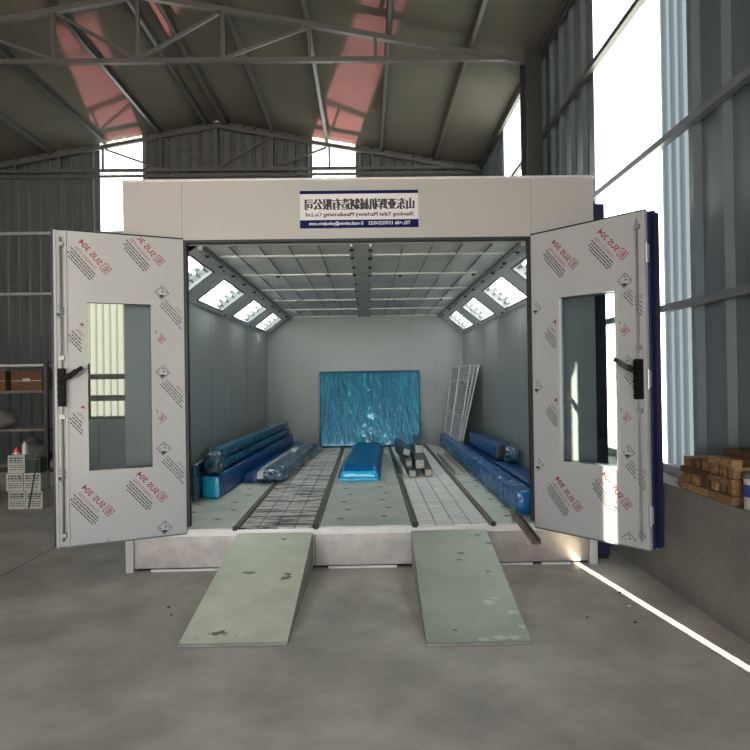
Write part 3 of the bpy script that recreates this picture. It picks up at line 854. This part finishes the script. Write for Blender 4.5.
mesh_frame(0, 'white steel mesh frame leaning in the rear right corner, foremost of three')
mesh_frame(.035, 'white steel mesh frame in the rear right corner, middle of three')
mesh_frame(.07, 'white steel mesh frame in the rear right corner, nearest the wall of three')

# grey steel tubes in a heap
def tube(x, y, z, L, w, rzd, tilt, label, ry=0):
    me_mb = MB(); t = .006; g = M['grey_steel']
    me_mb.box((-w / 2, 0, 0), (w / 2, L, t), g).box((-w / 2, 0, w - t), (w / 2, L, w), g).box((-w / 2, 0, t), (-w / 2 + t, L, w - t), g).box((w / 2 - t, 0, t), (w / 2, L, w - t), g)
    o = me_mb.obj('steel_tube'); o.location = (x, y, z); o.rotation_euler = (math.radians(tilt), math.radians(ry), math.radians(rzd))
    tag(o, label, 'tube')
    addpart(o, 'end_cap', MB().box((-w / 2 + t, .01, t), (w / 2 - t, .014, w - t), M['cardtan']))
    return o
tube(.60, 2.62, FZ + .004, 1.9, .095, 1, 0, 'square grey tube, its capped end lying on the floor left in the tube heap')
tube(.82, 2.66, FZ + .004, 1.9, .10, -2, 0, 'square grey tube, rightmost on the floor of the tube heap')
tube(.71, 2.72, FZ + .108, 1.8, .12, -1, 0, 'square grey tube resting on the two floor tubes of the heap, on its right')
tube(.575, 2.95, FZ + .102, 1.9, .085, 2, 0, 'thinner grey tube in the middle layer of the heap, on its left')
tube(.55, 3.3, FZ + .215, 1.6, .10, 2, 0, 'topmost square tube with tan end on the tube heap', 16)
tube(.76, 3.4, FZ + .232, 1.7, .12, -3, 0, 'wide dark grey tube high on the right of the heap')
mb = MB(); mb.bar((.42, 2.6, FZ + .036), (.41, 4.2, FZ + .036), .05, .03, M['grey_steel']); tag(mb.obj('steel_strip'), 'dark grey steel strip lying left of the tube heap', 'strip')
mb = MB(); mb.bar((.50, 2.5, FZ + .008), (.475, 2.75, FZ + .13), .012, .02, M['signwhite']); tag(mb.obj('metal_rod'), 'short white metal rod sticking up beside the tube heap', 'rod')
# channel on the right plate
mb = MB(); a = Vector((1.26, 2.85, FZ + .004)); L = 2.0
mb.box((1.2, 2.8, FZ + .003), (1.34, 4.9, FZ + .01), M['galvr']).box((1.333, 2.8, FZ + .01), (1.34, 4.9, FZ + .08), M['galvr']).box((1.2, 2.8, FZ + .01), (1.207, 4.9, FZ + .05), M['galvr'])
tag(mb.obj('steel_channel'), 'galvanised channel lying between the right rail and the longest blue beam', 'channel')
# brown channel poking out of the booth
mb = MB(); p, q = Vector((1.40, .25, FZ + .03)), Vector((1.32, -.80, FZ + .03))
for dx, w_, z_, h_ in ((0, .07, 0, .008), (-.032, .007, .018, .03), (.032, .007, .018, .03)):
    mb.bar(p + Vector((dx, 0, z_)), q + Vector((dx, 0, z_)), w_, h_, M['brown'])
tag(mb.obj('brown_channel'), 'short brown channel sticking out over the booth sill beside the right door', 'channel')

# ------------------------------------------------------------------ left background: racks and cartons
def rack(x0, x1, y0, y1, label, zs=(.3, 1.0, 1.62, 2.05), th=.04):
    R = thing('storage_rack', label, 'rack', ((x0 + x1) / 2, (y0 + y1) / 2, 0))
    for x in (x0, x1):
        for y in (y0, y1): MB().box((x - .03, y - .03, 0), (x + .03, y + .03, 2.08), M['rack']).obj('upright', R)
    for z in zs:
        MB().box((x0 + .03, y0, z - th), (x1 - .03, y1, z), M['rackboard'] if z < 2 else M['frame']).obj('shelf', R)
    return R
rack(-7.6, -5.22, 4.3, 4.85, 'dark steel storage rack at the left edge of the photo, cartons on its shelves')
rack(-5.1, -3.8, 5.0, 5.5, 'dark steel storage rack seen through the window of the left booth door', (.3, 1.0, 1.5, 1.88), .09)
K = thing('metal_cabinet', 'low grey metal cabinet seen low through the window of the left booth door', 'cabinet', (-4.35, 4.5, 0))
MB().box((-5.0, 4.25, .04), (-3.7, 4.75, 1.14), M['cabgrey']).obj('cabinet_body', K)
for xa in (-4.99, -4.34): MB().box((xa, 4.235, .08), (xa + .63, 4.25, 1.1), M['cabgrey']).obj('door', K)
MB().box((-4.97, 4.27, 0), (-3.73, 4.7, .04), M['black']).obj('plinth', K)
def carton(name, label, x, y, z, w, d, h, m, prt=True, group=None, rot=0):
    mb = MB(); mb.box((-w / 2, -d / 2, 0), (w / 2, d / 2, h), m)
    mb.box((-w / 2, -d / 2 - .001, h * .47), (w / 2, -d / 2, h * .5), M['cardtan'] if m is M['card'] else m)
    o = mb.obj(name); o.location = (x, y, z); o.rotation_euler[2] = rot; tag(o, label, 'box', group)
    if prt:
        p = MB(); rnd = random.Random(int(x * 100 + z * 10))
        for r, zz in enumerate((.80, .66, .56, .40, .3, .18)):
            xx = -w * .4; hh = h * (.09 if r < 2 else .04)
            while xx < w * .38:
                l = rnd.uniform(.02, .06) if r < 2 else rnd.uniform(.03, .09)
                p.quad([(xx, -d / 2 - .002, h * zz), (min(xx + l, w * .42), -d / 2 - .002, h * zz), (min(xx + l, w * .42), -d / 2 - .002, h * zz + hh), (xx, -d / 2 - .002, h * zz + hh)], M['cartonink']); xx += l + .012
        addpart(o, 'carton_print', p)
    return o
cw = .232
for x, z, lab in ((-4.865, 0, 'white printed carton, bottom left of the floor stack in front of the rack'), (-4.625, 0, 'white printed carton, bottom right of the floor stack in front of the rack'),
                  (-4.89, .25, 'white printed carton, middle left of the floor stack in front of the rack'), (-4.65, .25, 'white printed carton, middle right of the floor stack in front of the rack'),
                  (-4.865, .5, 'white printed carton, top of the floor stack, with red and pale bottles on it')):
    carton('paint_carton', lab, x, 2.95, z, cw, .23, .245, M['carton'], group='white cartons stacked on the floor', rot=.0)
# bottle and red container on the stack
mb = MB(); mb.cyl((-4.80, 2.93, 0.747), (-4.80, 2.93, 0.882), .035, M['bottle'], 12).cyl((-4.80, 2.93, 0.882), (-4.80, 2.93, 0.907), .035, M['bottle'], 12, r2=.014).cyl((-4.80, 2.93, 0.907), (-4.80, 2.93, 0.932), .015, M['frame'], 10)
tag(mb.obj('plastic_bottle', smooth=False), 'tall pale bottle standing on the top white carton', 'bottle')
mb = MB(); mb.cyl((-4.91, 2.93, 0.747), (-4.91, 2.93, 0.777), .06, M['frame'], 12).cyl((-4.91, 2.93, 0.777), (-4.91, 2.93, 0.822), .055, M['redp'], 12).cyl((-4.91, 2.93, 0.822), (-4.91, 2.93, 0.842), .03, M['redp'], 12)
tag(mb.obj('red_tub'), 'small red-topped tub beside the pale bottle on the top white carton', 'tub')
mb = MB(); mb.box((-4.735, 2.86, .497), (-4.55, 3.04, .68), M['greenp']).box((-4.73, 2.87, .68), (-4.56, 3.03, .70), M['grey'])
tag(mb.obj('green_crate'), 'dark green crate on the middle right white carton', 'crate')
mb = MB()
pr = None
for i in range(13):
    t = i / 12; p = Vector((-4.50 - .2 * t, 2.822 + .0 * t, .72 - .712 * t * t + .06 * math.sin(t * 6.28)))
    if pr: mb.cyl(pr, p, .008, M['greenp'], 6)
    pr = p
tag(mb.obj('loose_cable'), 'thin green cable dangling over the white cartons', 'cable')
for x, w, z, h, lab in ((-6.95, .5, 1.62, .34, 'brown cardboard box at the far left end of the rack under its top'), (-6.2, .62, 1.62, .33, 'brown cardboard box second from the left under the rack top'), (-5.55, .5, 1.62, .33, 'wide brown cardboard box with a pale label on the left rack')):
    o = carton('cardboard_box', lab, x, 4.52, z, w, .4, h, M['card'], False, group='cardboard boxes on the rack')
    if x > -5.8: addpart(o, 'label_patch', MB().box((-.06, -.203, .15), (.06, -.2, .2), M['carton']))
rnd = random.Random(3)
labs = [('coil_of_hose', 'grey coil', 'hose coil'), ]
def blob(name, label, cat, x, y, z, sx, sy, sz, m, seed):
    bm = bmesh.new(); bmesh.ops.create_icosphere(bm, subdivisions=3, radius=1)
    for v in bm.verts:
        k = 1 + .35 * noise.noise(v.co * 1.7 + Vector((seed, 0, 0)))
        v.co = Vector((v.co.x * sx * k, v.co.y * sy * k, max(-1, v.co.z * 1.0) * sz * k))
        if v.co.z < -sz * .7: v.co.z = -sz * .7
    me = bpy.data.meshes.new(name); bm.to_mesh(me); bm.free(); me.materials.append(m)
    for p in me.polygons: p.use_smooth = True
    o = bpy.data.objects.new(name, me); COL.objects.link(o); o.location = (x, y, z + sz * .7 + .002)
    return tag(o, label, cat)
blob('cloth_sack', 'grey dusty sack at the left on the middle shelf of the left rack', 'sack', -6.95, 4.55, 1.0, .28, .18, .16, M['grey'], 1)
blob('cloth_sack', 'grey tied sack at the right on the middle shelf of the left rack', 'sack', -6.1, 4.55, 1.0, .26, .18, .2, M['grey'], 2)
blob('cloth_sack', 'dark brown lumpy sack on the bottom shelf of the left rack', 'sack', -6.5, 4.55, .3, .3, .2, .22, M['wood3'], 3)
blob('cloth_sack', 'grey lumpy sack on the bottom shelf, right end of the left rack', 'sack', -5.6, 4.55, .3, .26, .2, .3, M['grey'], 4)

# wires sagging along the back wall
for i, (z, sag, lab) in enumerate(((4.45, .12, 'uppermost of the thin wires sagging along the left back wall'), (4.3, .2, 'middle one of the thin wires sagging along the left back wall'), (4.1, .08, 'lowest of the thin wires sagging along the left back wall'))):
    mb = MB(); pr = None
    for k in range(17):
        t = k / 16; p = Vector((-9.5 + 3.2 * t, YB - .13, z - sag * math.sin(PI * t) + .1 * t))
        if pr: mb.cyl(pr, p, .008, M['steel'], 5, caps=False)
        pr = p
    tag(mb.obj('wall_wire'), lab, 'wire')

# ------------------------------------------------------------------ timber on the right ledge
zz = .852
def plank(a, b, m, label, name='timber_block', group='timber offcuts piled on the right ledge'):
    mb = MB(); mb.box(a, b, M[m]); o = mb.obj(name, bevel=.003)
    return tag(o, label, 'timber', group)
# three crossed layers, pile A (far) and pile B (near)
PL = []
def pile(y0, y1, z0, layers, nm, hs, mats):
    z = z0
    for k in range(layers):
        h = hs[k]
        if k % 2 == 0:   # runners along the wall
            for j, x in enumerate((2.45, 2.60, 2.72)):
                plank((x - .03, y0, z), (x + .045, y1, z + h), mats[(k + j) % 3], '%s long timber in layer %d from the bottom of the %s pile on the ledge' % (('outermost', 'middle', 'innermost')[j], k + 1, nm))
        else:            # blocks across
            n = 3
            bw = (y1 - y0) * .22
            for j in range(n):
                yy = y0 + .01 + (y1 - y0 - .02 - bw) * j / (n - 1) + (rnd.uniform(-.008, .008) if j == 1 else 0)
                plank((2.425 + rnd.uniform(0, .02), yy, z), (2.74, yy + bw, z + h), mats[(k + j + 1) % 3], '%s timber block in layer %d from the bottom of the %s pile on the ledge' % (('nearest', 'middle', 'farthest')[j], k + 1, nm))
        z += h + .002
pile(-1.26, -.90, zz, 4, 'far', (.055, .075, .045, .07), ('wood2', 'wood', 'wood3'))
pile(-1.56, -1.28, zz, 5, 'near', (.06, .06, .05, .075, .05), ('wood', 'wood2', 'wood'))
plank((2.52, -1.9, zz + .31), (2.60, -1.3, zz + .355), 'wood3', 'dark brown board lying lengthwise on top of the near timber pile', 'timber_board')
plank((2.64, -2.0, zz + .31), (2.74, -1.25, zz + .35), 'wood3', 'wide dark brown board on top of the near timber pile, against the wall', 'timber_board')
plank((2.45, -.88, zz), (2.53, -.81, zz + .09), 'wood2', 'small pale wood block standing alone just beyond the far timber pile')
# paint can
K = thing('paint_can', 'white and blue paint can beside the near timber pile on the right ledge', 'can', (2.505, -1.66, zz))
c = (2.505, -1.66)
MB().cyl((c[0], c[1], zz), (c[0], c[1], zz + .2), .06, M['carton'], 24).obj('can_body', K)
MB().cyl((c[0], c[1], zz + .08), (c[0], c[1], zz + .16), .0612, M['bluelabel'], 24, caps=False).obj('can_label', K)
MB().cyl((c[0], c[1], zz + .2), (c[0], c[1], zz + .235), .063, M['grey'], 24).obj('can_lid', K)
mb = MB(); mb.cyl((2.58, -1.95, zz + .37 + .045), (2.66, -1.5, zz + .37 + .04), .03, M['galvr'], 12)
mb.cyl((2.58, -1.95, zz + .355 + .03), (2.60, -1.86, zz + .355 + .03), .034, M['black'], 12)
tag(mb.obj('pipe_offcut'), 'short grey pipe offcut lying on the boards above the near timber pile', 'pipe')
K = thing('tall_cabinet', 'narrow tall navy blue cabinet between the booth corner and the right wall', 'cabinet', (2.2, .45, 0))
MB().box((2.135, .12, .05), (2.27, .8, 3.36), M['blue']).obj('cabinet_body', K)
MB().box((2.145, .108, .1), (2.26, .12, 3.3), M['navy']).obj('door', K)
MB().box((2.14, .13, 0), (2.265, .79, .05), M['black']).obj('plinth', K)
# small debris on floor
for i, (x, y, r) in enumerate(((1.93, -1.05, .022), (1.85, -1.35, .012), (1.55, -1.25, .01), (-1.55, -.9, .013), (-1.48, -1.05, .010), (1.98, -.78, .014))):
    labs_ = ('small pale stone on the floor left of the sun streak, largest there', 'tiny stone on the floor nearest the foot of the sun streak', 'tiny stone on the floor between right ramp and sun streak',
             'dark flake on the floor left of the left ramp, larger of two', 'dark flake on the floor left of the left ramp, smaller of two', 'tiny stone on the floor near the right door')
    b_ = blob('pebble', labs_[i], 'stone', x, y, 0, r, r, r * .5, M['grey'] if i != 0 else M['carton'], i)

# ------------------------------------------------------------------ light
W = bpy.data.worlds.new('sky'); sc.world = W; W.use_nodes = True
nt = W.node_tree; bg = nt.nodes['Background']
bg.inputs[0].default_value = (.93, .96, 1.0, 1); bg.inputs[1].default_value = 1.0
sun = bpy.data.lights.new('sun', 'SUN'); so = bpy.data.objects.new('sun', sun); COL.objects.link(so)
el = math.radians(26); az = Vector((-.148, 1, 0)).normalized()       # travel direction on plan
dv = Vector((az.x * math.cos(el), az.y * math.cos(el), -math.sin(el)))
so.rotation_euler = dv.to_track_quat('-Z', 'Y').to_euler()
sun.energy = 4.5; sun.angle = math.radians(.3); sun.color = (1, .86, .64)
def portal(loc, rot, sx, sy):
    l = bpy.data.lights.new('daylight_portal', 'AREA'); l.shape = 'RECTANGLE'; l.size = sx; l.size_y = sy; l.cycles.is_portal = True
    o = bpy.data.objects.new('daylight_portal', l); COL.objects.link(o); o.location = loc; o.rotation_euler = rot
portal((-3.8, YF - .15, 2.7), (math.radians(90), 0, 0), 10, 5.4)

# ------------------------------------------------------------------ camera
cam = bpy.data.cameras.new('camera'); co = bpy.data.objects.new('camera', cam); COL.objects.link(co)
cam.sensor_width = 36; cam.lens = 600 / 750 * 36; cam.clip_end = 200
yaw, pitch, roll = math.radians(.76), math.radians(.29), math.radians(.85)
f = Vector((math.sin(yaw) * math.cos(pitch), math.cos(yaw) * math.cos(pitch), math.sin(pitch)))
r = f.cross(Vector((0, 0, 1))).normalized(); u = r.cross(f)
r2 = r * math.cos(roll) - u * math.sin(roll); u2 = u * math.cos(roll) + r * math.sin(roll)
co.matrix_world = Matrix(((r2.x, u2.x, -f.x, 0), (r2.y, u2.y, -f.y, -5.53), (r2.z, u2.z, -f.z, 1.74), (0, 0, 0, 1)))
sc.camera = co
sc.view_settings.view_transform = 'Standard'; sc.view_settings.look = 'None'; sc.view_settings.gamma = 1
sc.view_settings.use_curve_mapping = False
sc.view_settings.exposure = 3.35
sc.cycles.use_denoising = True; sc.cycles.max_bounces = 8; sc.cycles.transparent_max_bounces = 12
sc.cycles.sample_clamp_indirect = 10
